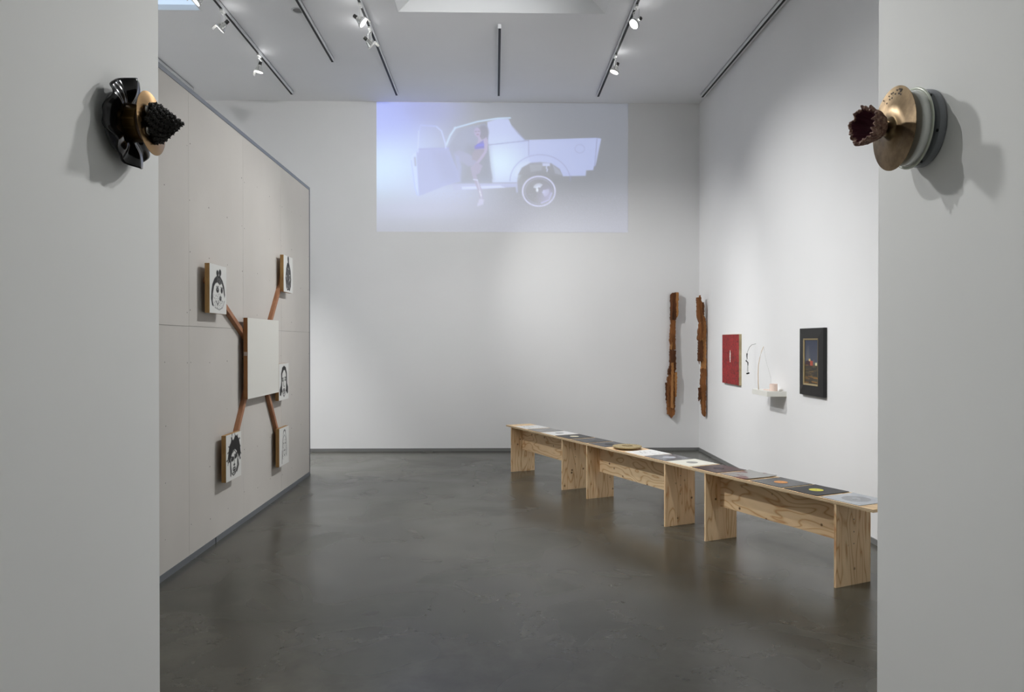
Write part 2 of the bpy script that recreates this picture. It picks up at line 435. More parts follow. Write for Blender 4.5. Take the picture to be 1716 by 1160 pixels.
# ------------------------------------------------------------------ projection on the back wall
def make_projection():
    c = Canvas(43, 1690, 42, 900, 400, 208, (143, 147, 157))
    X, Y = c.X, c.Y
    # tarmac and haze
    g = np.clip((Y - 560) / 340, 0, 1)[..., None] * 0.9
    c.A = c.A * (1 - g) + np.array((158, 160, 176.)) * g
    g = np.clip((700 - X) / 520, 0, 1) * np.clip((640 - Y) / 300, 0, 1)
    c.blend(g, (166, 176, 246), .95)
    c.glow(60, 480, 430, 250, (200, 226, 255), 1.0)
    c.glow(480, 640, 330, 120, (196, 208, 255), .6)
    c.glow(330, 760, 420, 70, (186, 190, 222), .6)
    c.glow(60, 140, 240, 130, (168, 182, 255), .8)
    c.glow(380, 90, 200, 90, (146, 152, 205), .55)
    body = (188, 199, 240)
    # car body
    c.poly([(765, 170), (840, 147), (905, 150), (925, 195), (965, 245), (1010, 288), (1485, 270), (1513, 276), (1476, 458), (1464, 462), (1462, 486), (1414, 488),
            (1411, 524), (1262, 528), (1240, 480), (1185, 442), (1110, 434), (1040, 440), (990, 470), (964, 520), (960, 574), (800, 578), (780, 480), (770, 330)], body)
    m = c.pmask([(765, 170), (840, 147), (905, 150), (1010, 288), (1040, 290), (1040, 440), (960, 574), (800, 578), (770, 330)])
    c.blend(m * np.exp(-((X - 850) / 150) ** 2 - ((Y - 440) / 130) ** 2), (212, 236, 255), .9)
    c.line([(552, 212), (700, 168), (835, 145), (915, 142)], 10, (196, 222, 250))
    c.line([(556, 210), (522, 262), (497, 325)], 11, (200, 224, 252))
    # interior
    c.poly([(585, 226), (650, 202), (748, 181), (766, 198), (772, 330), (786, 470), (800, 545), (786, 562), (600, 572), (560, 480), (508, 340)], (148, 156, 184))
    c.poly([(640, 330), (770, 330), (795, 550), (600, 565)], (134, 140, 158), .7, 30)
    # dark gaps and panel lines
    c.line([(775, 322), (1036, 291)], 3, (120, 128, 170)); c.line([(1036, 291), (1036, 388)], 3, (140, 145, 180))
    th = np.linspace(math.pi, 2 * math.pi, 24)
    c.line([(1112 + 198 * math.cos(t), 560 + 175 * math.sin(t)) for t in th] + [(1314, 524)], 3.5, (150, 156, 195))
    c.line([(1038 + 80 * math.cos(t), 520 + 75 * math.sin(t)) for t in np.linspace(math.pi, 1.5 * math.pi, 10)], 26, (214, 228, 255), .5, 8)
    c.ring(1372, 344, 33, 29, 3, (152, 158, 192)); c.line([(1486, 270), (1470, 460)], 3.5, (140, 146, 180))
    c.line([(970, 520), (1000, 470), (1050, 440), (1180, 442), (1240, 480)], 4, (160, 168, 200))
    c.line([(1010, 288), (925, 195)], 5, (160, 168, 210))
    # wheel arch gloom, axle
    c.poly([(968, 520), (992, 474), (1045, 444), (1180, 446), (1236, 486), (1250, 525), (1190, 520), (1000, 520)], (146, 150, 162))
    c.poly([(1040, 450), (1125, 450), (1120, 490), (1050, 500)], (166, 172, 186), .8)
    c.poly([(1195, 455), (1240, 490), (1255, 520), (1210, 510)], (176, 182, 200), .8)
    c.poly([(1127, 442), (1175, 442), (1175, 460), (1127, 460)], (205, 215, 250)); c.line([(1155, 462), (1152, 475), (1160, 482), (1156, 495)], 6, (210, 220, 255))
    # sill
    c.poly([(530, 578), (960, 572), (962, 600), (610, 622), (550, 622)], (176, 184, 222)); c.poly([(598, 600), (850, 590), (880, 605), (600, 618)], (205, 216, 250))
    c.line([(955, 575), (960, 632)], 12, (178, 186, 220)); c.line([(530, 576), (955, 572)], 4, (140, 146, 172))
    # open door
    c.poly([(316, 350), (512, 345), (540, 420), (575, 500), (585, 566), (480, 598), (318, 664), (304, 640), (300, 380)], (162, 172, 222), .95)
    c.poly([(400, 360), (512, 350), (575, 500), (580, 566), (470, 560)], (152, 160, 205), .6, 30)
    c.line([(316, 352), (512, 346)], 8, (150, 158, 214))
    c.poly([(268, 420), (280, 385), (302, 372), (318, 660), (306, 652), (290, 600)], (196, 214, 255)); c.line([(270, 430), (292, 600), (308, 655)], 6, (170, 190, 250))
    c.line([(312, 372), (318, 230), (332, 194), (430, 200), (466, 232), (490, 312), (494, 345)], 8, (196, 210, 255))
    c.line([(318, 225), (334, 193), (430, 199)], 4, (130, 138, 205), .6)
    c.line([(292, 410), (296, 460)], 12, (150, 160, 190))
    # seated figure
    skin, shade = (176, 168, 204), (150, 148, 182)
    c.ell(736, 236, 38, 44, (132, 134, 156), 1, 8); c.ell(748, 262, 22, 36, (134, 136, 158), .9, 8)
    c.poly([(550, 372), (580, 358), (640, 380), (700, 420), (690, 460), (640, 465), (590, 430), (560, 400)], (158, 162, 198), .9, 6)
    c.poly([(548, 380), (580, 400), (596, 470), (590, 560), (570, 560), (566, 470)], (162, 170, 215), .8, 8)
    c.poly([(690, 345), (745, 340), (750, 400), (700, 430), (664, 420), (668, 380)], (152, 148, 172), 1, 4)
    c.poly([(712, 270), (730, 290), (760, 270), (768, 300), (765, 360), (745, 350), (685, 352), (700, 310)], skin, 1, 3)
    c.poly([(740, 290), (746, 345), (682, 352), (680, 330), (700, 318)], (118, 116, 196), 1, 3); c.poly([(700, 316), (744, 312), (744, 330), (690, 335)], (104, 108, 226), .8, 4)
    c.line([(762, 300), (752, 370), (718, 420), (685, 460)], 17, skin, 1, 3)
    c.poly([(655, 470), (700, 440), (735, 460), (715, 510), (692, 520), (705, 560), (722, 600), (735, 640), (740, 705), (718, 715), (712, 650), (690, 590), (668, 530)], (164, 160, 192), 1, 3)
    c.ell(700, 238, 21, 30, skin, 1, 3, -0.15); c.line([(704, 258), (714, 280)], 16, skin, 1, 3)
    c.line([(687, 234), (695, 233)], 4, (120, 112, 140)); c.line([(705, 232), (713, 232)], 4, (120, 112, 140)); c.line([(698, 254), (708, 253)], 4, (140, 108, 140))
    c.line([(676, 552), (700, 556)], 8, (214, 222, 248)); c.line([(700, 560), (722, 640), (728, 690)], 7, (206, 210, 240), .8)
    c.poly([(714, 680), (744, 684), (738, 718), (700, 730), (700, 716)], (204, 206, 236), .9); c.line([(715, 630), (725, 660)], 6, (240, 244, 255))
    # wheel
    c.ell(1103, 628, 106, 100, (146, 149, 160)); c.ring(1103, 628, 111, 103, 9, (214, 218, 255)); c.ring(1103, 628, 92, 86, 4, (176, 180, 214), .8)
    c.blend(c.emask(1103, 630, 82, 76) * np.clip((X - 1080) / 120, 0, 1) * np.clip((Y - 560) / 110, 0, 1), (188, 184, 238), .8)
    for k in range(11):
        a = -2.9 + k * 0.2
        c.line([(1103 + 12 * math.cos(a), 610 + 12 * math.sin(a)), (1103 + 34 * math.cos(a), 610 + 32 * math.sin(a))], 4, (222, 232, 255), .9)
    for k in range(8):
        a = -.2 + k * .18
        c.line([(1120 + 14 * math.cos(a), 625 + 12 * math.sin(a)), (1120 + 48 * math.cos(a), 625 + 42 * math.sin(a))], 4, (212, 216, 255), .8)
    c.ell(1092, 620, 8, 12, (228, 238, 255)); c.line([(1187, 640), (1170, 685), (1120, 706)], 7, (206, 208, 255), .9)
    c.speck((Y > 640).astype(float) * np.clip((X - 300) / 300, 0, 1), (172, 174, 192), .25, .35)
    return c
PROJ_GAIN = 0.58
cv = make_projection()
base = np.array([lin1(112), lin1(114), lin1(119)])
E = np.clip(cv.linear() - base, 0, None)
M_PROJ = print_mat('projected_picture', 0.8, PROJ_GAIN, (0.58, 0.59, 0.61, 1), 0.1)
pr = empty('projected_film_still', (0.115, YB, 3.305)); tag(pr, 'projected film still of a pale car with its door open and a seated person', 'projection')
picture('projected_picture', cv, (-1.782 - .115, -.003, 5.252 - 3.305), (3.79, 0, 0), (0, 0, -1.946), M_PROJ, pr, data=E)

# ------------------------------------------------------------------ portraits on the partition
XF, XBK = -2.215, -2.252          # front and back of the painted panels
INK = (34, 33, 32); PAPER = (226, 226, 222)
def cnv(): return Canvas(0, 100, 0, 107, 76, 82, PAPER)
def face_buns():
    c = cnv()
    c.ell(46, 18, 7, 6.5, INK); c.ell(61, 15.5, 7, 7, INK); c.line([(47, 22), (50, 28)], 7, INK); c.line([(60, 20), (58, 28)], 7, INK)
    c.poly([(8, 76), (10, 60), (16, 44), (28, 31), (42, 24), (62, 24), (76, 33), (86, 46), (91, 64), (88, 70), (80, 60), (22, 62), (17, 80), (24, 92), (14, 90)], INK)
    c.poly([(18, 66), (25, 48), (34, 41), (46, 38), (58, 43), (72, 39), (80, 50), (86, 66), (86, 80), (76, 92), (56, 98), (34, 95), (20, 84)], PAPER)
    m = c.pmask([(20, 66), (60, 62), (84, 78), (70, 94), (50, 97), (26, 90)]); c.speck(m, INK, .20, .7)
    c.speck(c.pmask([(42, 26), (66, 28), (76, 40), (56, 42), (44, 36)]), (150, 150, 148), .35, .7)
    c.ell(46, 55, 8, 6, INK); c.ell(71, 55, 6, 6, INK); c.ell(47, 53.5, 2, 1.6, PAPER); c.line([(38, 48), (53, 47)], 1.4, INK, .8); c.line([(64, 48), (78, 49)], 1.4, INK, .8)
    c.ell(63, 73, 6, 5.5, INK, .85); c.ell(62, 71.5, 2.6, 2, (120, 120, 118)); c.line([(38, 80), (46, 88), (54, 82)], 2.2, INK, .8)
    c.line([(30, 94), (56, 98.5), (76, 93), (88, 78)], 1.3, INK, .7)
    return c
def face_dense():
    c = cnv()
    c.ell(50, 8, 7, 9, INK); c.ell(52, 17, 6, 6, INK)
    c.poly([(40, 20), (60, 20), (76, 40), (82, 66), (78, 88), (66, 102), (52, 99), (40, 102), (28, 92), (20, 66), (28, 36)], INK)
    m = c.pmask([(32, 30), (70, 30), (78, 66), (70, 98), (36, 98), (24, 66)])
    c.speck(m, (150, 150, 148), .28, .8)
    for p in ([(26, 62), (32, 58), (34, 70)], [(60, 56), (70, 54), (66, 70)], [(58, 74), (70, 66)], [(36, 84), (42, 90)], [(58, 86), (66, 92)], [(44, 36), (54, 38)], [(40, 96), (50, 94)]):
        c.line(p, 2.4, PAPER, .85)
    return c
def face_long():
    c = cnv()
    c.poly([(24, 52), (22, 30), (34, 12), (52, 7), (70, 12), (82, 30), (84, 60), (94, 72), (94, 88), (84, 92), (76, 84), (28, 84), (22, 94), (10, 92), (8, 76), (20, 64)], INK)
    c.poly([(32, 50), (34, 30), (48, 20), (62, 20), (72, 32), (74, 56), (74, 74), (64, 90), (52, 98), (40, 90), (30, 74)], PAPER)
    c.line([(30, 50), (31, 74), (42, 92), (52, 98)], 2.4, INK); c.line([(75, 52), (74, 76), (62, 92), (52, 98)], 2.4, INK)
    c.ell(40, 50, 6, 3.4, INK); c.ell(65, 49, 6, 3.4, INK); c.ell(40, 50, 2.4, 1.4, PAPER); c.ell(65, 49, 2.4, 1.4, PAPER)
    c.line([(32, 44), (46, 43)], 2.6, INK); c.line([(58, 42), (73, 42)], 2.6, INK)
    c.line([(52, 48), (48, 66), (53, 70), (59, 66)], 2, INK, .8); c.line([(40, 54), (42, 64)], 3, (130, 130, 128), .7)
    c.ell(52, 79, 10, 5, INK); c.line([(44, 79), (60, 78)], 1.6, PAPER); c.line([(46, 88), (60, 87)], 2.4, INK, .7); c.speck(c.emask(52, 90, 10, 7), INK, .3, .6)
    return c
def face_crown():
    c = cnv()
    pts = [(18, 54), (10, 58), (16, 40), (20, 28), (30, 20), (34, 12), (38, 4), (40, 16), (52, 14), (58, 6), (72, 8), (84, 18), (92, 34), (96, 52), (90, 62), (80, 56), (72, 46), (60, 38), (44, 40), (32, 52), (24, 64), (14, 64)]
    c.poly(pts, INK)
    rng = random.Random(2)
    for k in range(46):
        x, y = rng.choice(pts); a = math.atan2(y - 34, x - 54); c.line([(x, y), (x + 3.5 * math.cos(a) + rng.uniform(-4, 4), y + 3.5 * math.sin(a) + rng.uniform(-3, 3))], 1.7, INK)
    c.line([(32, 54), (30, 72), (36, 92), (48, 98), (62, 94), (72, 78), (76, 58)], 2.4, INK); c.line([(34, 46), (54, 40), (72, 52)], 1.6, INK)
    c.line([(28, 64), (30, 96)], 5, INK); c.line([(76, 66), (80, 78), (70, 90)], 7, INK, .9)
    c.ell(42, 60, 9, 4.6, INK, 1, None, -.15); c.ell(64, 56, 9, 4.4, INK, 1, None, -.25); c.line([(34, 54), (48, 56)], 2.6, INK); c.line([(56, 52), (74, 48)], 2.6, INK)
    c.line([(54, 50), (53, 72)], 1.8, INK); c.ell(53, 74, 5, 2.4, INK); c.ell(53, 84, 10, 5, INK); c.line([(46, 84), (60, 83)], 2, PAPER); c.line([(44, 92), (62, 91)], 2.4, INK)
    return c
def face_faint():
    c = cnv()
    G = (92, 92, 90)
    c.line([(34, 88), (32, 60), (36, 34), (44, 14), (54, 8), (64, 14), (74, 36), (78, 60), (74, 80)], 2.4, G)
    c.ell(54, 14, 12, 7, G, .8); c.ell(54, 18, 9, 7, PAPER)
    c.line([(40, 52), (42, 30), (54, 22), (66, 32), (68, 56), (62, 76), (54, 82), (46, 76), (40, 52)], 1.6, G, .9)
    c.speck(c.pmask([(34, 34), (74, 34), (76, 84), (34, 92)]), G, .12, .8)
    c.line([(44, 46), (50, 46)], 1.8, G); c.line([(58, 46), (65, 46)], 1.8, G); c.line([(48, 66), (60, 66)], 2, G); c.line([(30, 66), (28, 100)], 3.4, G); c.line([(78, 62), (76, 84)], 2.4, G)
    return c
GRP = None
def panel(fn, y0, y1, z0, z1, label):
    e = empty('portrait_panel', (XBK, (y0 + y1) / 2, z0)); tag(e, label, 'portrait')
    hw = (y1 - y0) / 2; d = XF - XBK; h = z1 - z0
    MB().box(0, d, -hw, hw, 0, h).build('wooden_cradle', M_CRADLE, e, 0.0012)
    cvs = fn()
    # the viewer on the +x side sees +y on the right hand... picture runs from near edge to far edge
    picture('drawing', cvs, (d + .0008, -hw, h), (0, 2 * hw, 0), (0, 0, -h), M_PRINT, e)
    return e
panel(face_buns, 5.905, 6.27, 1.876, 2.262, 'ink portrait panel of a round face with two hair buns')
panel(face_dense, 7.955, 8.305, 2.178, 2.563, 'ink portrait panel densely hatched almost black with one topknot')
panel(face_long, 7.775, 8.135, 1.045, 1.424, 'ink portrait panel of a long-haired open-mouthed face beside the blank panel')
panel(face_crown, 6.255, 6.625, 0.489, 0.876, 'ink portrait panel of a narrow face under spiky black hair')
panel(face_faint, 7.785, 8.14, 0.362, 0.755, 'ink portrait panel with a faint thin-line figure, palest of the five')
# blank central panel
e = empty('blank_panel', (XBK, 7.285, 1.135)); tag(e, 'large blank white panel with wooden edge joined to sticks', 'panel')
d = XF - XBK
MB().box(0, d - .0006, -.482, .482, 0, .731).build('wooden_cradle', M_CRADLE2, e, 0.0012)
MB().box(d - .0006, d + .0012, -.482, .482, 0, .731).build('white_face', M_GESSO, e)
lb = MB()
for k in range(4): lb.box(.004, d - .004, -.4832, -.4818, .392 + k * .009, .396 + k * .009)
lb.build('paint_strokes', M_GESSO, e)
# cedar sticks between the panels (behind them)
XS = (PX + XBK) / 2
def stick(ya, za, yb, zb, label):
    e = empty('wooden_stick', (XS, (ya + yb) / 2, (za + zb) / 2)); tag(e, label, 'stick')
    cy, cz = (ya + yb) / 2, (za + zb) / 2
    dirv = Vector((0, yb - ya, zb - za)); L = dirv.length
    mb = MB().bar((0, -(yb - ya) / 2, -(zb - za) / 2), (0, (yb - ya) / 2, (zb - za) / 2), .042, XBK - PX - .002, (1, 0, 0))
    me = mb.build('stick_body', M_ARM, e, 0.002)
    MB().box(-.016, .016, -.012, .012, -.012, .012).build('fixing_block', M_CRADLE2, e)
    e.rotation_euler = (0, 0, 0)
stick(5.985, 2.14, 6.96, 1.665, 'cedar stick linking the two-bun portrait to the blank panel')
stick(8.12, 2.36, 7.52, 1.70, 'cedar stick linking the hatched dark portrait to the blank panel')
stick(6.97, 1.25, 6.48, .62, 'cedar stick linking the spiky-haired portrait to the blank panel')
stick(7.48, 1.25, 7.97, .62, 'cedar stick linking the faint-line portrait to the blank panel')

# ------------------------------------------------------------------ benches
BD = Vector((.4146, -.91, 0)).normalized(); BO = Vector((2.281, 4.996, 0))
BANG = math.atan2(BD.y, BD.x)
BH, BT, BW = .584, .020, .336
def bench(s_end, s_far, s_near_leg, s_far_leg, label):
    p = BO + BD * s_far_leg
    e = empty('plywood_bench', p, (0, 0, BANG)); tag(e, label, 'bench', 'plywood benches set end to end')
    def b(n, x0, x1, y0, y1, z0, z1, m, bev=.0012): return MB().box(x0 - s_far_leg, x1 - s_far_leg, y0, y1, z0, z1).build(n, m, e, bev)
    t = b('bench_top', s_end + .001, s_far - .001, -.006, BW, BH - BT + .0008, BH, M_PLY_TOP)
    # laminated edge strips are the board's own edges
    ed = MB().box(s_end + .001 - s_far_leg, s_far - .001 - s_far_leg, -.0075, -.0062, BH - BT + .0008, BH - .0006).build('edge_layers', M_PLYEDGE, t)
    for s in (s_near_leg, s_far_leg):
        lg = b('leg', s - .018, s, 0, .332, 0, BH - BT, M_PLY_LEG)
        if s == s_near_leg:
            for z in (.53, .445, .36, .28):
                MB().cyl((s - s_far_leg - .001, .168, z), (s - s_far_leg + .0008, .168, z), .0045, 8).build('screw', M_SCREW, lg)
    b('apron', s_far_leg + .0005, s_near_leg - .0185, .155, .173, .277, BH - BT, M_PLY_RAIL)
bench(-1.516, .291, 0.0, -1.312, 'plywood bench with a black yellow-labelled record and a red-stained sleeve on top')
bench(-3.335, -1.516, -1.853, -3.18, 'plywood bench with the round tan pleated disc lying on its top')
bench(-5.155, -3.335, -3.708, -5.009, 'plywood bench with a black cream-labelled record, its end towards the projection wall')

# records and sheets on the benches
def glossy(name, c, rough=.3, var=None, scale=6, band=(.35, .65)):
    m = mat(name, rgb(*c), rough, spec=.5)
    if var:
        vec = coords(m, 'Object', (1, 1, 1)); n = noise(m, vec, scale, 4, .6, .6)
        r = ramp(m, n, [(band[0], rgb(*c)), (band[1], rgb(*var))]); lk(m, r.outputs[0], bsdf(m).inputs['Base Color'])
    return m
def edge_shape(c, wob, seed):
    r = random.Random(seed); n = 9; a = .157
    pts = []
    for (x0, y0), (x1, y1) in (((-a, -a), (a, -a)), ((a, -a), (a, a)), ((a, a), (-a, a)), ((-a, a), (-a, -a))):
        for i in range(n):
            t = i / n
            pts.append((x0 + (x1 - x0) * t, y0 + (y1 - y0) * t))
    return pts
def record(s0, s1, sleeve, label_c, text, name='record_sleeve', lr=.05, disc=None, curl=0.0, lat=.166, rot=0.0, cat='record', labmat=None, marks=None):
    s = (s0 + s1) / 2; a = min(.157, (s1 - s0) / 2)
    p = BO + BD * s + Vector((-BD.y, BD.x, 0)) * lat
    e = empty(name, (p.x, p.y, BH + .0006), (0, 0, BANG + rot)); tag(e, text, cat, 'records laid along the benches')
    n = 10; vs = []; fs = []
    rng = random.Random(int(s * 1000))
    def hz(x, y): return curl * (max(0, x / .157) ** 3 * .5 + max(0, y / .157) ** 3 * .5) + curl * .15 * math.sin(x * 25) * (y / .157)
    for lev in (0.0, .0035):
        for j in range(n + 1):
            for i in range(n + 1):
                x, y = -a + 2 * a * i / n, -.157 + .314 * j / n
                vs.append((x, y, lev + max(0, hz(x, y)) * (1 if curl else 0)))
    q = (n + 1) ** 2
    for j in range(n):
        for i in range(n):
            k = j * (n + 1) + i
            fs += [(k, k + n + 1, k + n + 2, k + 1), (q + k, q + k + 1, q + k + n + 2, q + k + n + 1)]
    rim = [i for i in range(n)] + [i * (n + 1) + n for i in range(n)] + [n * (n + 1) + n - i for i in range(n)] + [(n - i) * (n + 1) for i in range(n)]
    for i in range(len(rim)):
        k, l = rim[i], rim[(i + 1) % len(rim)]
        fs.append((k, l, q + l, q + k))
    MB().add(vs, fs).build('sleeve', sleeve, e, smooth_angle=40)
    if disc:
        MB().lathe([(lr, .0042), (disc[1], .0042), (disc[1], .0036), (lr, .0036)], 40, True).build('disc', disc[0], e)
    if label_c:
        lm = labmat or mat('record_label', rgb(*label_c), .5)
        MB().lathe([(.0035, .0048), (lr, .0048), (lr, .0037), (.0035, .0037)], 32, True).build('label', lm, e)
        MB().lathe([(.0001, .0049), (.004, .0049), (.004, .0037), (.0001, .0037)], 10, True).build('spindle_hole', M_BLACK, e)
    if marks:
        for (x, y, l, ang) in marks:
            d_ = Vector((math.cos(ang), math.sin(ang), 0)) * l / 2
            MB().bar(Vector((x, y, .0041)) - d_, Vector((x, y, .0041)) + d_, .0035, .0006, (0, 0, 1)).build('pencil_mark', M_PENCIL, e)
    return e
M_BLACK = mat('matt_black', rgb(24, 23, 22), .5)
M_PENCIL = mat('pencil_grey', rgb(120, 120, 118), .7)
S_WHITE = mat('white_paper_sleeve', rgb(226, 226, 224), .5)
S_CREAM = mat('cream_paper_sleeve', rgb(228, 226, 214), .5)
S_BLACK = glossy('black_card_sleeve', (27, 27, 29), .42, (34, 34, 36))
S_CHAR = glossy('charcoal_sleeve', (48, 49, 52), .38, (58, 58, 61))
S_SLATE = glossy('slate_sleeve', (56, 57, 61), .36, (68, 69, 73))
S_MOTT = glossy('mottled_grey_sleeve', (92, 93, 98), .22, (148, 150, 154), 9)
S_MARO = glossy('maroon_black_sleeve', (30, 19, 20), .28, (62, 32, 34), 7)
S_REDG = glossy('grey_sleeve_red_stain', (150, 150, 147), .3, (98, 40, 38), 3.6, (.52, .57))
S_PLAST = glossy('scuffed_black_in_plastic', (34, 34, 37), .24, (70, 71, 75), 8)
S_PALE = glossy('pale_grey_plastic_sleeve', (168, 174, 182), .25, (186, 190, 196), 5)
S_GREYM = glossy('grey_photo_sleeve', (112, 113, 116), .3, (160, 158, 154), 10)
rm = random.Random(4)
def scribble(n): return [(rm.uniform(-.1, .1), rm.uniform(-.1, .1), rm.uniform(.02, .06), rm.uniform(-.4, .4)) for _ in range(n)]
record(-4.92, -4.61, S_WHITE, None, 'white sheet with faint grey pencil marks on the bench end', 'drawn_sheet', cat='sheet', marks=scribble(7))
record(-4.57, -4.25, S_GREYM, None, 'mottled mid-grey picture sleeve between two white ones')
record(-4.225, -3.905, S_WHITE, (160, 160, 160), 'white record sleeve with a grey label, beside a black cream-labelled one')
record(-3.885, -3.565, S_BLACK, (224, 216, 190), 'black record sleeve with a cream label')
record(-3.52, -3.205, S_CHAR, (96, 96, 98), 'charcoal record sleeve with a barely lighter grey label')
record(-3.165, -2.855, S_SLATE, (40, 40, 42), 'slate grey record sleeve with a dark label next to the tan disc')
record(-2.50, -2.19, S_WHITE, None, 'white sheet with faint scribbles next to the round tan disc', 'drawn_sheet', cat='sheet', marks=scribble(9))
record(-2.17, -1.86, S_MOTT, (170, 172, 178), 'shiny mottled grey record sleeve with a pale label', lr=.06)
record(-1.845, -1.535, S_CREAM, (150, 150, 146), 'cream record sleeve with a grey label, beside the maroon one')
record(-1.50, -1.19, S_MARO, (72, 66, 70), 'dark maroon-black glossy record sleeve', lr=.045)
record(-1.155, -.85, S_REDG, None, 'curling grey sleeve with a red stain', curl=.012)
record(-.815, -.495, S_PLAST, (214, 146, 78), 'scuffed black record in plastic with an orange label')
record(-.47, -.17, S_BLACK, (222, 214, 84), 'black record sleeve with a bright yellow label', curl=.003)
record(-.145, .185, S_PALE, (180, 182, 186), 'pale grey plastic sleeve with a see-through grey disc', lr=.028, disc=(mat('clear_grey_disc', rgb(140, 143, 147), .25), .092))
# round pleated disc
s = -2.665
p = BO + BD * s + Vector((-BD.y, BD.x, 0)) * .15
e = empty('pleated_disc', (p.x, p.y, BH + .001), (math.radians(0), 0, BANG)); tag(e, 'round tan pleated disc with a crimped rim lying on the bench', 'disc')
M_TAN = wood('tan_pulp', (146, 130, 98), (182, 166, 130), (30, 30, 30), .85)
M_TAND = mat('tan_pulp_dark', rgb(148, 131, 98), .9)
def pleat(r, z, a, j):
    k = abs(math.sin(a * 18)) * .004 * (r / .14)
    return r + (abs(math.sin(a * 26)) * .003 if r > .12 else 0), z + k
MB().lathe([(.001, .026), (.03, .028), (.07, .026), (.11, .026), (.138, .028), (.142, .022), (.136, .014), (.10, .004), (.05, 0), (.001, 0)], 144, False, pleat).build('pleated_body', M_TAN, e, smooth=True)
st = MB()
for k in range(14):
    a = k * 2 * math.pi / 14
    st.bar((.012 * math.cos(a), .012 * math.sin(a), .0315), (.055 * math.cos(a + .1), .055 * math.sin(a + .1), .0315), .004, .003, (0, 0, 1))
st.build('centre_stitches', M_TAND, e)
MB().lathe([(.001, .036), (.006, .034), (.008, .028), (.001, .028)], 16).build('centre_knot', M_TAND, e, smooth=True)

# ------------------------------------------------------------------ rotten timbers
def timber(name, label, pieces, plane, z_of, loc):
    e = empty(name, loc); tag(e, label, 'timber')
    for (poly, d0, d1, m, seed) in pieces:
        r = random.Random(seed); out = []
        n = len(poly)
        for i in range(n):
            (ax, ay), (bx, by) = poly[i], poly[(i + 1) % n]
            L = math.hypot(bx - ax, by - ay); k = max(1, int(L / 9))
            for j in range(k):
                t = j / k
                w = 3.2 if j else 0
                out.append((ax + (bx - ax) * t + r.uniform(-w, w), ay + (by - ay) * t + r.uniform(-w, w)))
        mb = MB().prism(out, lambda a, b, d: Vector(plane(a, b, d)) - Vector(loc), d0, d1)
        mb.build('timber_splinter', m, e)
# crop coordinates (557 x 1160 for photo region 1100..1220, 470..720)
def plA(a, b, d):     # on the back wall, d = distance from wall
    x, y = 1100 + a * .2154, 470 + b * .2155
    k = (YB - .02)
    return ((x - 830) / F * k, YB - d, 1.65 - (y - 573) / F * k)
A_ = [
 ([(113, 110), (130, 95), (172, 95), (168, 275), (150, 310), (112, 305)], 0.004, .065, M_ROTD, 1),
 ([(150, 96), (172, 94), (168, 270), (158, 290)], .06, .085, M_ROTL, 2),
 ([(118, 300), (150, 300), (150, 540), (112, 545), (108, 420)], 0.004, .06, M_ROT, 3),
 ([(112, 415), (140, 415), (125, 470), (108, 500), (98, 465)], .05, .09, M_ROT, 4),
 ([(112, 480), (128, 485), (122, 540), (110, 535)], .058, .075, M_ROTL, 14),
 ([(108, 540), (152, 545), (155, 690), (140, 735), (95, 735), (97, 690), (110, 660)], 0.004, .07, M_ROTD, 5),
 ([(118, 640), (135, 640), (130, 1000), (112, 990)], .066, .085, M_ROTL, 6),
 ([(88, 750), (102, 750), (110, 980), (86, 980)], .01, .07, M_ROT, 7),
 ([(76, 795), (96, 800), (98, 930), (78, 935)], .02, .06, M_ROTD, 8),
 ([(100, 720), (160, 715), (158, 905), (148, 910), (146, 1040), (120, 1072), (104, 1046), (88, 1042), (86, 935), (104, 930)], 0.004, .066, M_ROT, 9),
 ([(140, 720), (160, 716), (157, 900), (146, 905)], .05, .082, M_ROTL, 10),
]
timber('rotten_timber', 'splintered brown timber strip hanging on the back wall, its shadow beside it', A_, plA, None, (2.67, YB, .49))
def plB(a, b, d):     # beside the corner on the right wall: outline across X, d = along the wall (towards the room front)
    x, y = 1100 + a * .2154, 470 + b * .2155
    k = 10.93
    return (min(XR - .002, (x - 830) / F * k - .012), 11.02 - d, 1.65 - (y - 573) / F * k)
B_ = [
 ([(334, 130), (356, 130), (360, 112), (366, 160), (378, 175), (384, 270), (398, 295), (396, 320), (352, 325), (340, 280)], 0, .09, M_ROT, 21),
 ([(372, 170), (385, 168), (386, 270), (374, 260)], .085, .10, M_ROTD, 22),
 ([(372, 300), (404, 316), (404, 690), (372, 690)], 0, .085, M_ROTL, 23),
 ([(354, 325), (378, 320), (382, 440), (352, 475), (340, 462), (342, 400)], .02, .115, M_ROT, 24),
 ([(348, 475), (380, 475), (378, 630), (346, 630)], .01, .10, M_ROTD, 25),
 ([(352, 620), (360, 620), (357, 655)], .03, .05, M_ROT, 28),
 ([(372, 680), (404, 690), (402, 1045), (396, 1066), (384, 1050), (370, 960), (366, 830)], 0, .09, M_ROT, 26),
 ([(350, 840), (370, 840), (368, 900), (352, 944)], .01, .07, M_ROTD, 27),
]
timber('rotten_timber', 'splintered brown timber strip beside the corner on the right-hand wall, with paler split face', B_, plB, None, (XR, 10.95, .5))

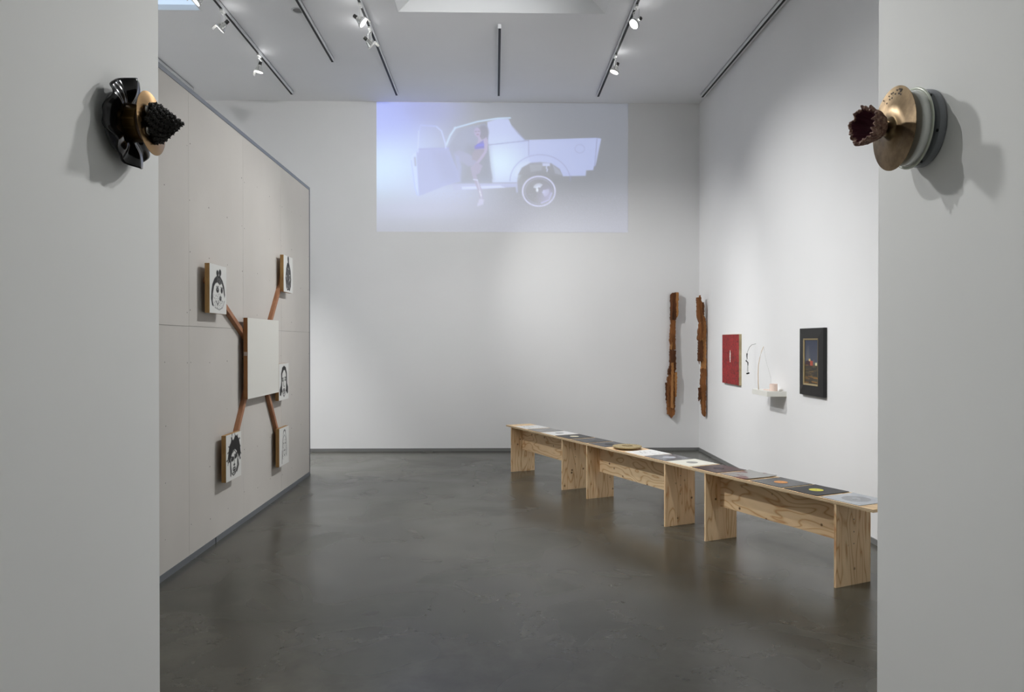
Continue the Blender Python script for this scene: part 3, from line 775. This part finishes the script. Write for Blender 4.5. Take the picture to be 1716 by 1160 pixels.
# ------------------------------------------------------------------ right wall works
# red painting
e = empty('red_painting', (XR, 9.765, 1.10)); tag(e, 'red textured painting with a white slit and tan edge', 'painting')
M_RED = mat('red_impasto', rgb(150, 30, 34), .55)
v = coords(M_RED); n = noise(M_RED, v, 30, 6, .7, .4); n2 = noise(M_RED, v, 4, 3)
r = ramp(M_RED, n, [(.36, rgb(66, 24, 22)), (.47, rgb(146, 34, 36)), (.62, rgb(172, 40, 42))])
r2 = ramp(M_RED, n2, [(.35, (.72, .62, .6, 1)), (.6, (1, 1, 1, 1))])
mm = nd(M_RED, 'ShaderNodeMix', data_type='RGBA', blend_type='MULTIPLY'); mm.inputs[0].default_value = 1
lk(M_RED, r.outputs[0], mm.inputs[6]); lk(M_RED, r2.outputs[0], mm.inputs[7]); lk(M_RED, mm.outputs[2], bsdf(M_RED).inputs['Base Color'])
bump(M_RED, n, .5, .006)
M_TANEDGE = wood('bare_canvas_edge', (148, 134, 104), (186, 172, 138), (9, 9, 9), .8)
MB().box(-.032, 0, -.345, .345, 0, .647).build('canvas_edge', M_TANEDGE, e, .001)
MB().box(-.036, -.032, -.343, .345, .002, .645).build('painted_face', M_RED, e, .001)
rs = random.Random(9); sl = []
for i in range(13):
    t = i / 12; w = .012 * math.sin(math.pi * min(1, max(.06, t))) + rs.uniform(0, .008); sl.append((w + .004, .285 + .155 * t))
poly = [(a, b) for a, b in sl] + [(-a * .8 + rs.uniform(-.004, .004), b) for a, b in reversed(sl)]
MB().prism(poly, lambda a, b, d: (-d, a + .0, b), .0355, .0375).build('white_slit', M_GESSO, e)
# black framed picture
FX = .042
e = empty('framed_painting', (XR, 7.248, 1.127)); tag(e, 'small dark landscape painting in a wide black frame', 'painting')
M_FRAME = mat('black_frame_lacquer', rgb(21, 20, 20), .5)
M_GILT = mat('gilt_slip', rgb(168, 150, 112), .4, .5)
hw, hh, fwid = .275, .656, .105
def frame_side(p0, p1, q1, q0, m, name, zf, zi):
    # outer edge p0-p1, inner edge q1-q0 ; front at -zf outer, -zi inner
    O = [(0,) + p for p in (p0, p1, q1, q0)]
    Fv = [(-zf + .006,) + p0, (-zf + .006,) + p1, (-zi,) + q1, (-zi,) + q0]
    return MB().add(O + Fv, [(0, 1, 2, 3), (7, 6, 5, 4), (0, 4, 5, 1), (1, 5, 6, 2), (2, 6, 7, 3), (3, 7, 4, 0)]).build(name, m, e, .002)
o_ = [(-hw, 0), (hw, 0), (hw, hh), (-hw, hh)]
i_ = [(-hw + fwid, fwid - .005), (hw - fwid, fwid - .005), (hw - fwid, hh - fwid + .005), (-hw + fwid, hh - fwid + .005)]
g_ = [(-hw + fwid + .016, fwid + .011), (hw - fwid - .016, fwid + .011), (hw - fwid - .016, hh - fwid - .011), (-hw + fwid + .016, hh - fwid - .011)]
for k in range(4):
    l = (k + 1) % 4
    frame_side(o_[k], o_[l], i_[l], i_[k], M_FRAME, 'frame_rail', FX, FX)
for k in range(4):
    l = (k + 1) % 4
    frame_side(i_[k], i_[l], g_[l], g_[k], M_GILT, 'gilt_slip', FX + .009, FX - .003)
def landscape():
    c = Canvas(0, 100, 0, 260, 64, 150, (56, 62, 78))
    X, Y = c.X, c.Y
    c.blend(np.clip((Y - 20) / 130, 0, 1), (76, 80, 92), .8)
    c.poly([(20, 40), (28, 38), (44, 140), (8, 140), (10, 90)], (104, 104, 106), .6, 8)
    c.blend(np.clip((Y - 142) / 6, 0, 1), (62, 56, 46), 1)
    c.poly([(5, 148), (8, 128), (24, 122), (40, 124), (40, 152), (5, 152)], (58, 36, 40)); c.poly([(40, 122), (60, 124), (60, 152), (40, 152)], (168, 76, 58))
    c.poly([(30, 112), (42, 112), (42, 126), (30, 126)], (206, 182, 126)); c.poly([(76, 134), (90, 133), (90, 150), (76, 150)], (214, 206, 158)); c.line([(66, 118), (68, 165)], 3, (140, 130, 112), .8)
    for k in range(46):
        r_ = random.Random(k); y = r_.uniform(152, 256); x = r_.uniform(0, 100)
        col = r_.choice([(52, 48, 40), (92, 78, 52), (40, 44, 46), (118, 92, 54), (70, 66, 56)] if y < 210 else [(150, 104, 52), (172, 122, 58), (112, 92, 58), (84, 84, 72)])
        c.line([(x - 14, y + r_.uniform(-3, 3)), (x + 14, y + r_.uniform(-3, 3))], r_.uniform(3, 8), col, .7, 2)
    return c
# the far edge of the wall (towards the back) is on the viewer's left
yl, yr_ = hw - fwid - .012, -hw + fwid + .012
picture('landscape_picture', landscape(), (-FX + .010, yl, hh - fwid - .007), (0, yr_ - yl, 0), (0, 0, -(hh - 2 * fwid - .014)), M_OIL, e)
# shelf
e = empty('wall_shelf', (XR, 8.185, 1.067)); tag(e, 'small white floating shelf holding a pink cup and a bent cane', 'shelf')
MB().box(-.21, 0, -.235, .235, 0, .055).build('shelf_board', mat('white_shelf_paint', rgb(228, 227, 220), .5), e, .0015)
MB().box(-.19, -.0, -.05, .05, .0552, .0556).build('paper_slip', mat('pale_paper', rgb(232, 230, 226), .6), e)
ZS = 1.122
M_PINK = mat('pale_pink_clay', rgb(234, 212, 200), .55)
e = empty('pink_cup', (2.985, 8.035, ZS + .0008)); tag(e, 'pale pink cylindrical cup on the white shelf', 'cup')
MB().lathe([(.001, 0), (.040, 0), (.041, .002), (.041, .074), (.040, .075), (.037, .074), (.037, .006), (.001, .005)], 40).build('cup_body', M_PINK, e, smooth_angle=40)
MB().lathe([(.0375, .0748), (.0408, .0756), (.0412, .0735), (.0375, .0735)], 40, True).build('cup_rim', mat('pink_clay_rim', rgb(224, 196, 182), .5), e)
e = empty('pink_slip', (2.975, 8.20, ZS + .0008)); tag(e, 'thin pink offcut lying on the shelf beside the cup', 'offcut')
MB().prism([(-.03, -.06), (.02, -.07), (.035, -.01), (.028, .05), (-.01, .07), (-.035, .02)], lambda a, b, d: (a, b, d), 0, .006).build('slip_body', M_PINK, e)
e = empty('grey_pebble', (3.045, 7.99, ZS + .0005)); tag(e, 'small pale grey lump on the shelf by the wall', 'pebble')
MB().lathe([(.0005, .026), (.010, .024), (.018, .015), (.019, .006), (.014, 0), (.0005, 0)], 14, False, lambda r, z, a, j: (r * (1 + .15 * math.sin(3 * a + j)), z)).build('pebble_body', mat('grey_plaster', rgb(186, 184, 178), .8), e, smooth=True)
e = empty('bent_cane', (2.915, 8.29, ZS)); tag(e, 'thin bent cane rising from the shelf with a fine thread', 'cane')
M_CANE = mat('pale_cane', rgb(196, 170, 130), .6)
kx = 8.29 / F
def px(x, y): return ((x - 830) * kx - 2.915, 0, 1.65 - (y - 573) * kx - ZS)
cp = [px(1274.5, 653.5), px(1274.0, 640), px(1273.8, 627), px(1274.4, 612), px(1276.5, 600), px(1279.5, 589), px(1283, 581)]
MB().tube(cp, [.0042, .004, .0036, .0034, .003, .003, .0028], 8).build('cane_shaft', M_CANE, e, smooth=True)
M_THREAD = mat('grey_thread', rgb(150, 148, 146), .7)
MB().tube([cp[-1], (cp[-1][0] + .01, -.05, cp[-1][2] - .16), (cp[-1][0] + .03, -.14, cp[-1][2] - .34), (.05, -.235, .077)], .0009, 5).build('thread', M_THREAD, e)
# wire hanger
k = 8.9 / F
e = empty('wire_hanger', (XR, 8.9, 1.24)); tag(e, 'black wire and weight hanging from the wall beside the red painting', 'wall hanging')
def pw(x, y): return ((x - 830) * k - XR, 0, 1.65 - (y - 573) * k - 1.24)
hp = [pw(1267.5, 576.5), pw(1263, 578), pw(1259, 582), pw(1256.3, 588), pw(1254.8, 593)]
hp[0] = (-.001, 0, hp[0][2])
MB().tube(hp, .0022, 6).build('wire_arm', M_BLACK, e, smooth=True)
MB().tube([pw(1254.8, 592.5), pw(1254.7, 597), pw(1255, 602)], [.008, .006, .004], 8).build('wire_knot', M_BLACK, e, smooth=True)
MB().tube([pw(1255, 602), pw(1253, 605), pw(1256.4, 608), pw(1256.8, 613)], [.003, .008, .006, .003], 8).build('wire_twist', M_BLACK, e, smooth=True)
MB().tube([pw(1255.6, 607), pw(1255.2, 624)], .0016, 6).build('hanging_wire', M_BLACK, e)
MB().tube([pw(1256.8, 612), pw(1256.7, 624)], .0016, 6).build('hanging_wire', M_BLACK, e)
c_ = pw(1256.3, 626.2)
MB().tube([(c_[0] - .019, 0, c_[2] - .004), (c_[0] - .012, 0, c_[2] - .003), (c_[0] + .012, 0, c_[2] + .003), (c_[0] + .019, 0, c_[2] + .004)], [.004, .010, .010, .004], 10).build('black_weight', M_BLACK, e, smooth=True)

# ------------------------------------------------------------------ sculptures on the near walls
M_VINYL = mat('melted_vinyl_black', rgb(16, 16, 17), .14, spec=.6)
M_BRASS = mat('polished_bronze', rgb(176, 142, 98), .24, 1.0)
v = coords(M_BRASS); n = noise(M_BRASS, v, 40, 5)
M_OLDB = mat('tarnished_bronze', rgb(134, 110, 74), .32, .9)
v = coords(M_OLDB); n = noise(M_OLDB, v, 14, 6, .65)
r = ramp(M_OLDB, n, [(.3, rgb(88, 72, 50)), (.5, rgb(122, 102, 74)), (.7, rgb(138, 118, 88))]); lk(M_OLDB, r.outputs[0], bsdf(M_OLDB).inputs['Base Color'])
rg = ramp(M_OLDB, n, [(.3, (.48,) * 3 + (1,)), (.7, (.34,) * 3 + (1,))]); lk(M_OLDB, rg.outputs[0], bsdf(M_OLDB).inputs['Roughness'])
for m_ in (M_BRASS, M_OLDB):
    bsdf(m_).inputs['Anisotropic'].default_value = .75
    tn = nd(m_, 'ShaderNodeTangent', direction_type='RADIAL', axis='Z'); lk(m_, tn.outputs[0], bsdf(m_).inputs['Tangent'])
M_AMBER = mat('dark_amber_metal', rgb(92, 68, 30), .3, .6)
M_OLDGOLD = mat('amber_slot_gold', rgb(104, 80, 38), .35, .7)
M_SILVER = mat('silver_rod', rgb(170, 168, 164), .25, 1.0)
M_CAST = mat('black_cast_bronze', rgb(30, 27, 23), .5)
e = empty('vinyl_cymbal_sculpture', (NXL, 2.50, 2.365), (0, math.radians(90), 0))
tag(e, 'wall sculpture of warped black vinyl, bronze cymbal and black spiky cone', 'sculpture')
MB().lathe([(.001, 0), (.095, 0), (.098, .004), (.095, .010), (.001, .010)], 48).build('mounting_plate', mat('plate_grey', rgb(120, 121, 122), .5), e, smooth_angle=40)
# melted record: a ruffled dish; local x points down, z out of the wall
def vin(r, z, a, j):
    R = .142; t = max(0, (r / R - .30) / .70)
    w = .012 * t ** 1.1 * math.sin(6 * a + .9) + .005 * t * math.sin(13 * a + 2.0)
    rr = r * (1 + t * (.010 * math.cos(6 * a + .9) + .02 * math.sin(3 * a + .5)))
    lift = .022 * t * (math.cos(a) ** 2) ** 2          # top and bottom curl away from the wall
    return rr, z + w + lift
prof = [(.03 + (.145 - .03) * i / 15, .030 + .020 * math.sin(math.pi * i / 15 * .9)) for i in range(16)]
prof += [(r_ , z_ - .0035) for r_, z_ in reversed(prof)]
MB().lathe(prof, 192, True, vin).build('warped_record', M_VINYL, e, smooth=True)
MB().lathe([(.058, .030), (.060, .034), (.060, .080), (.057, .083), (.001, .083)], 48).build('amber_drum', M_AMBER, e, smooth_angle=40)
for k in range(12):
    a = k * math.pi / 6
    MB().bar((.060 * math.cos(a), .060 * math.sin(a), .040), (.060 * math.cos(a), .060 * math.sin(a), .078), .005, .002, (math.cos(a), math.sin(a), 0)).build('drum_slot', M_OLDGOLD, e)
MB().cyl((.0, 0, .01), (0, 0, .150), .008, 16).build('rod', M_SILVER, e, smooth_angle=40)
cy = MB().lathe([(.008, .016), (.014, .0165), (.022, .013), (.028, .006), (.034, .003), (.070, .0), (.1025, -.004), (.1027, -.005), (.07, -.0014), (.034, .0014), (.026, .004), (.008, .0135)], 64, True).build('cymbal', M_BRASS, e, smooth_angle=50)
cy.location = (0, 0, .114); cy.rotation_euler = (0, math.radians(-4), 0)
# spiky cone: spiral of pointed buds
rc = MB()
LC, RC = .094, .060
rc.lathe([(.001, LC * .98), (RC * .22, LC * .78), (RC * .5, LC * .48), (RC * .78, LC * .2), (RC * .95, .0), (RC * .7, -.014), (.001, -.016)], 28)
def bud(c0, nv, sz, n=7, tip=1.75):
    u = nv.cross(Vector((.01, .02, 1))).normalized(); w = nv.cross(u)
    vs = []
    for q, hgt in ((.9, 0), (.95, .5), (.55, 1.0)):
        for kk in range(n):
            al = kk * 2 * math.pi / n
            vs.append(c0 + (u * math.cos(al) + w * math.sin(al)) * sz * q + nv * sz * hgt)
    vs.append(c0 + nv * sz * tip)
    fs = [(p_ * n + kk, p_ * n + (kk + 1) % n, (p_ + 1) * n + (kk + 1) % n, (p_ + 1) * n + kk) for p_ in range(2) for kk in range(n)] + [(2 * n + kk, 2 * n + (kk + 1) % n, 3 * n) for kk in range(n)]
    rc.add(vs, fs)
N = 92
for i in range(N):
    t = ((i + .7) / N) ** .6
    a = i * 2.399963
    c0 = Vector((RC * t * math.cos(a), RC * t * math.sin(a), LC * (1 - t)))
    nv = Vector((math.cos(a) * .80, math.sin(a) * .80, .72 - .35 * t)).normalized()
    sz = .0035 + .0088 * t
    bud(c0 - nv * sz * .5, nv, sz)
    if t > .35:                                      # each large bud repeats the spiral
        u = nv.cross(Vector((.01, .02, 1))).normalized(); w = nv.cross(u)
        for k in range(7):
            al = k * 2 * math.pi / 7 + i
            q = (nv * .55 + (u * math.cos(al) + w * math.sin(al)) * .8).normalized()
            bud(c0 + q * sz * .62, q, sz * .34, 5, 1.5)
co = rc.build('spiky_cone', M_CAST, e, smooth_angle=50); co.location = (0, 0, .124)
nt = MB().lathe([(.001, .006), (.013, .006), (.015, .003), (.015, 0), (.001, 0)], 16)
for q in ((-.028, -.052), (.036, -.046), (.03, .02)):
    o = nt.build('wing_nut', M_SILVER, e, smooth_angle=40); o.location = (q[0], q[1], .119)

e = empty('flower_cymbal_sculpture', (NXR, 2.49, 2.360), (0, math.radians(-90), 0))
tag(e, 'wall sculpture of a bronze cymbal, pearly bowl and brown ruffled flower', 'sculpture')
bp = MB().lathe([(.001, 0), (.122, 0), (.126, .004), (.126, .016), (.121, .022), (.108, .024), (.104, .020), (.001, .020)], 64).build('grey_base', mat('grey_painted_metal', rgb(138, 141, 145), .4), e, smooth_angle=40)
for a in (1.2, 1.55, 2.6, 3.3, 4.4, 5.6):
    o = MB().cyl((.114 * math.cos(a), .114 * math.sin(a), .022), (.114 * math.cos(a), .114 * math.sin(a), .0255), .005, 10).build('bolt', M_BLACK, bp)
M_PEARL = mat('pearly_glass', rgb(243, 245, 240), .12, spec=.6, coat=.5)
bsdf(M_PEARL).inputs['Transmission Weight'].default_value = .15
MB().lathe([(.045, .020), (.060, .030), (.112, .040), (.128, .044), (.130, .047), (.128, .050), (.122, .052), (.120, .058), (.122, .066), (.118, .074), (.114, .076), (.05, .070), (.045, .060)], 72, True).build('pearly_bowl', M_PEARL, e, smooth_angle=50)
MB().lathe([(.124, .046), (.1315, .046), (.1325, .049), (.1315, .052), (.124, .052)], 72, True).build('bowl_rim', mat('pale_green_rim', rgb(206, 212, 196), .2), e, smooth=True)
cy = MB().lathe([(.006, .026), (.018, .0255), (.029, .020), (.036, .010), (.041, .0055), (.08, .002), (.137, -.004), (.1372, -.0052), (.08, .0005), (.041, .004), (.033, .009), (.006, .022)], 80, True).build('cymbal', M_OLDB, e, smooth_angle=60)
cy.location = (0, 0, .112)
tk = MB()
rs = random.Random(12)
for k in range(16):
    a = rs.uniform(-.5, .5); rr = rs.uniform(.10, .128)
    tk.add([Vector((rr * math.cos(a) + dx, rr * math.sin(a) + dy, .1105 - .004 * (rr - .08) / .057 + .0035)) for dx, dy in ((-.003, -.004), (.003, -.002), (.002, .005), (-.002, .003))], [(0, 1, 2, 3)])
tk.build('maker_stamp_marks', mat('dark_tarnish', rgb(52, 44, 36), .7), cy).location = (0, 0, -.112)
M_CRUST = mat('sugar_brown_crust', rgb(112, 82, 72), .55)
v = coords(M_CRUST); n = noise(M_CRUST, v, 70, 5, .7)
r = ramp(M_CRUST, n, [(.35, rgb(86, 58, 52)), (.52, rgb(140, 106, 92)), (.68, rgb(192, 164, 142))]); lk(M_CRUST, r.outputs[0], bsdf(M_CRUST).inputs['Base Color']); bump(M_CRUST, n, .8, .006)
M_PLUM = mat('dark_plum_inside', rgb(92, 50, 60), .45)
def ruffle(r, z, a, j):
    t = max(0, min(1, (z - .005) / .085))
    w = 1 + t * (.06 * math.sin(5 * a + .5) + .05 * math.sin(11 * a + 1) + .035 * math.sin(23 * a + .4) + .03 * math.sin(37 * a + 90 * z)) + .05 * t * math.sin(19 * a + 130 * z)
    return r * w, z + t * (.004 * math.sin(9 * a + 2) + .003 * math.sin(21 * a))
fl = MB().lathe([(.014, -.004), (.020, .006), (.034, .016), (.044, .028), (.050, .042), (.055, .056), (.058, .070), (.060, .080), (.061, .086), (.058, .091), (.053, .090), (.050, .085)], 160, False, ruffle).build('ruffled_flower', M_CRUST, e, smooth=True)
fl.location = (0, 0, .140); fl.rotation_euler = (math.radians(16), math.radians(3), 0)
fi = MB().lathe([(.050, .085), (.048, .075), (.044, .056), (.034, .035), (.018, .024), (.001, .020)], 160, False, ruffle).build('plum_throat', M_PLUM, fl, smooth=True)

# ------------------------------------------------------------------ tracks, lamps, ceiling speaker
M_TRACK = mat('white_track', rgb(214, 216, 218), .4)
M_SLOT = mat('black_slot', rgb(22, 22, 22), .6)
def track(x, y0, y1, label):
    e = empty('lighting_track', (x, y0, ZC)); tag(e, label, 'track', 'lighting tracks on the ceiling')
    L = y1 - y0
    b = MB(); w, h = .038, .046
    b.box(-w / 2, -w / 2 + .005, 0, L, -h, -.001); b.box(w / 2 - .005, w / 2, 0, L, -h, -.001); b.box(-w / 2, w / 2, 0, L, -.008, -.001)
    b.build('track_rail', M_TRACK, e)
    MB().box(-w / 2 + .0052, w / 2 - .0052, .004, L - .004, -h + .001, -.0082).build('power_slot', M_SLOT, e)
    MB().box(-w / 2, w / 2, -.006, 0, -h - .002, -.001).build('end_cap', M_TRACK, e); MB().box(-w / 2, w / 2, L, L + .006, -h, -.001).build('end_cap', M_TRACK, e)
track(-4.30, 5.0, 10.83, 'ceiling track beyond the top edge of the drywall partition')
track(-2.93, 3.4, 10.97, 'ceiling track carrying lamps beside the blue skylight')
track(-2.072, 3.4, 9.69, 'lampless ceiling track beside the round ceiling grille')
track(-1.425, 3.4, 10.98, 'ceiling track left of the skylight well carrying two close lamps')
track(.05, 8.60, 10.97, 'short lampless ceiling track above the projected picture')
track(1.495, 3.4, 10.97, 'ceiling track with lit lamps between skylight well and right wall')
track(3.015, 3.4, 10.96, 'lampless ceiling track running close along the right wall')
e = empty('ceiling_grille', (-2.142, 8.285, ZC)); tag(e, 'round grey grille set in the ceiling', 'grille')
MB().lathe([(.060, -.001), (.075, -.001), (.077, -.004), (.074, -.008), (.060, -.006)], 40, True).build('grille_rim', M_TRACK, e, smooth_angle=40)
MB().lathe([(.001, -.003), (.0605, -.003), (.0605, -.001), (.001, -.001)], 40).build('grille_face', mat('grille_grey', rgb(120, 120, 120), .6), e)

M_LWHITE = mat('lamp_white_metal', rgb(222, 222, 220), .35)
M_LGLASS = mat('lamp_glass', rgb(240, 244, 240), .05, spec=.6, trans=1.0)
M_LSOCK = mat('lamp_socket', rgb(72, 72, 70), .4, .5)
M_LEMIT = mat('lamp_lens', (1, 1, 1, 1), .4, emit=(1, .97, .92, 1), estr=5.0)
M_LFLAP = mat('lamp_flap_grey', rgb(150, 151, 150), .4)
M_REFL = mat('lamp_reflector', rgb(225, 226, 222), .15, 1.0)
def lamp(x, y, target, watts, label, angle=70, blend=.9, color=(.99, .99, .985), flap=True, drop=.17, size=.05, spill=.22):
    e = empty('track_lamp', (x, y, ZC - .046)); tag(e, label, 'lamp', 'spot lamps on the ceiling tracks')
    MB().box(-.016, .016, -.045, .045, -.022, -.001).build('adapter', M_LWHITE, e, .002)
    piv = Vector((0, 0, -drop))
    dirw = (Vector(target) - (Vector((x, y, ZC - .046)) + piv)).normalized()
    az = math.atan2(dirw.y, dirw.x)
    sd = Vector((-math.sin(az), math.cos(az), 0))
    yo = MB().cyl((0, 0, -.022), (0, 0, -.05), .007, 10)
    for s in (-1, 1):
        p = sd * .052 * s
        yo.tube([(0, 0, -.05), (p.x, p.y, -.052), (p.x, p.y, -drop)], .004, 8)
    yo.build('yoke', M_LWHITE, e)
    q = dirw.to_track_quat('Z', 'Y')
    head = empty('lamp_head', piv); head.parent = e; head.rotation_mode = 'QUATERNION'; head.rotation_quaternion = q
    MB().lathe([(.001, -.085), (.018, -.085), (.020, -.08), (.020, -.045), (.016, -.04), (.001, -.04)], 20).build('socket', M_LSOCK, head, smooth_angle=40)
    MB().lathe([(.018, -.045), (.030, -.025), (.052, .025), (.054, .03), (.050, .03), (.028, -.022), (.016, -.042)], 28, True).build('glass_reflector', M_REFL, head, smooth_angle=40)
    MB().lathe([(.054, .026), (.060, .026), (.060, .044), (.054, .044)], 32, True).build('front_ring', M_LWHITE, head, smooth_angle=40)
    MB().lathe([(.001, .034), (.03, .0345), (.0535, .030), (.0535, .027), (.001, .027)], 28).build('lens', M_LEMIT, head, smooth_angle=40)
    if flap:
        MB().box(-.028, .028, .052, .055, .04, .10).build('glare_flap', M_LFLAP, head)
    ld = bpy.data.lights.new('lamp_beam', 'SPOT'); ld.energy = watts * SPOT_GAIN; ld.spot_size = math.radians(angle); ld.spot_blend = blend; ld.color = color; ld.shadow_soft_size = size
    lo = bpy.data.objects.new('lamp_beam', ld); COL.objects.link(lo)
    lo.parent = head; lo.location = (0, 0, .10); lo.rotation_euler = (math.pi, 0, 0)
    pd = bpy.data.lights.new('lamp_spill', 'POINT'); pd.energy = spill; pd.color = color; pd.shadow_soft_size = .03; pd.specular_factor = 0      # light leaking back through the glass reflector
    po = bpy.data.objects.new('lamp_spill', pd); COL.objects.link(po); po.parent = head; po.location = (0, 0, -.10)
    return e
lamp(-2.93, 9.46, (-3.9, 9.6, 0), 620, 'lamp pointing straight down on the track beside the blue skylight', 80)
lamp(-2.93, 8.20, (-6.3, 8.0, 1.6), 900, 'lamp tilted towards the hidden left wall beside the blue skylight', 80)
lamp(-2.93, 7.55, (-6.3, 6.2, 1.6), 750, 'upper lamp half out of view close to the blue skylight', 80)
lamp(-1.425, 8.02, (3.1, 8.0, 1.6), 310, 'lamp with bright face aimed at the right wall, next to skylight well', 62)
lamp(-1.425, 8.62, (2.95, 11.1, 1.2), 390, 'lamp turned away towards the back corner, next to skylight well', 60, 1.0, spill=.5)
lamp(1.495, 8.0, (-2.3, 6.2, 1.3), 310, 'lamp with bright face aimed across at the drywall partition', 66)
lamp(1.495, 9.38, (-.6, 9.2, 0), 140, 'lower of the two lit lamps on the track between skylight well and right wall', 90, 1.0)
lamp(1.495, 4.45, (-1.2, 2.75, 1.6), 110, 'lamp over the entrance aimed at the vinyl sculpture', 56, 1.0, size=.02)
lamp(-1.425, 4.0, (1.4, 2.75, 1.6), 120, 'lamp over the entrance aimed at the flower sculpture', 56, 1.0, size=.02)
lamp(1.495, 6.1, (-1.2, 2.8, 1.5), 250, 'added fill lamp aimed back at the vinyl sculpture wall', 48, 1.0, size=.15)  # extra lamp added for ambient light and to split the sculpture's shadow
lamp(-1.425, 6.3, (1.4, 2.8, 1.5), 300, 'added fill lamp aimed back at the flower sculpture wall', 48, 1.0, size=.15)  # likewise added out of view, lightens the shadow on this wall
lamp(-1.425, 5.6, (3.1, 6.6, 1.5), 165, 'added lamp near the entrance aimed at the framed landscape', 66)  # added out-of-view lamp, brightens the right wall
lamp(-1.425, 4.7, (-.3, 11.4, 3.0), 110, 'added lamp near the entrance aimed at the middle of the projection wall', 60, 1.0)  # out-of-view wash added to lift the middle of the back wall
lamp(1.495, 5.2, (-2.3, 11.4, 2.9), 340, 'added lamp near the entrance aimed at the projection wall beside the partition end', 64, 1.0)  # added out of view to brighten the left of the back wall
lamp(-2.93, 5.6, (1.4, 7.3, .5), 400, 'added lamp near the entrance aimed over the partition at the benches', 62, 1.0)  # added unseen lamp, lights the bench aprons from a lower angle
lamp(1.495, 3.75, (2.0, 6.6, .3), 150, 'added lamp over the entrance aimed at the closest bench', 80, 1.0)  # added unseen lamp, raises the light on the near bench legs
# fill light added behind the camera to brighten near walls and bench legs
al = bpy.data.lights.new('passage_fill_light', 'AREA'); al.shape = 'RECTANGLE'; al.size = 1.2; al.size_y = 2.4; al.energy = CORRIDOR_FILL_W; al.color = (.97, 1, .97)
ao = bpy.data.objects.new('passage_fill_light', al); COL.objects.link(ao); ao.location = (0, -1.2, ZC - .05)
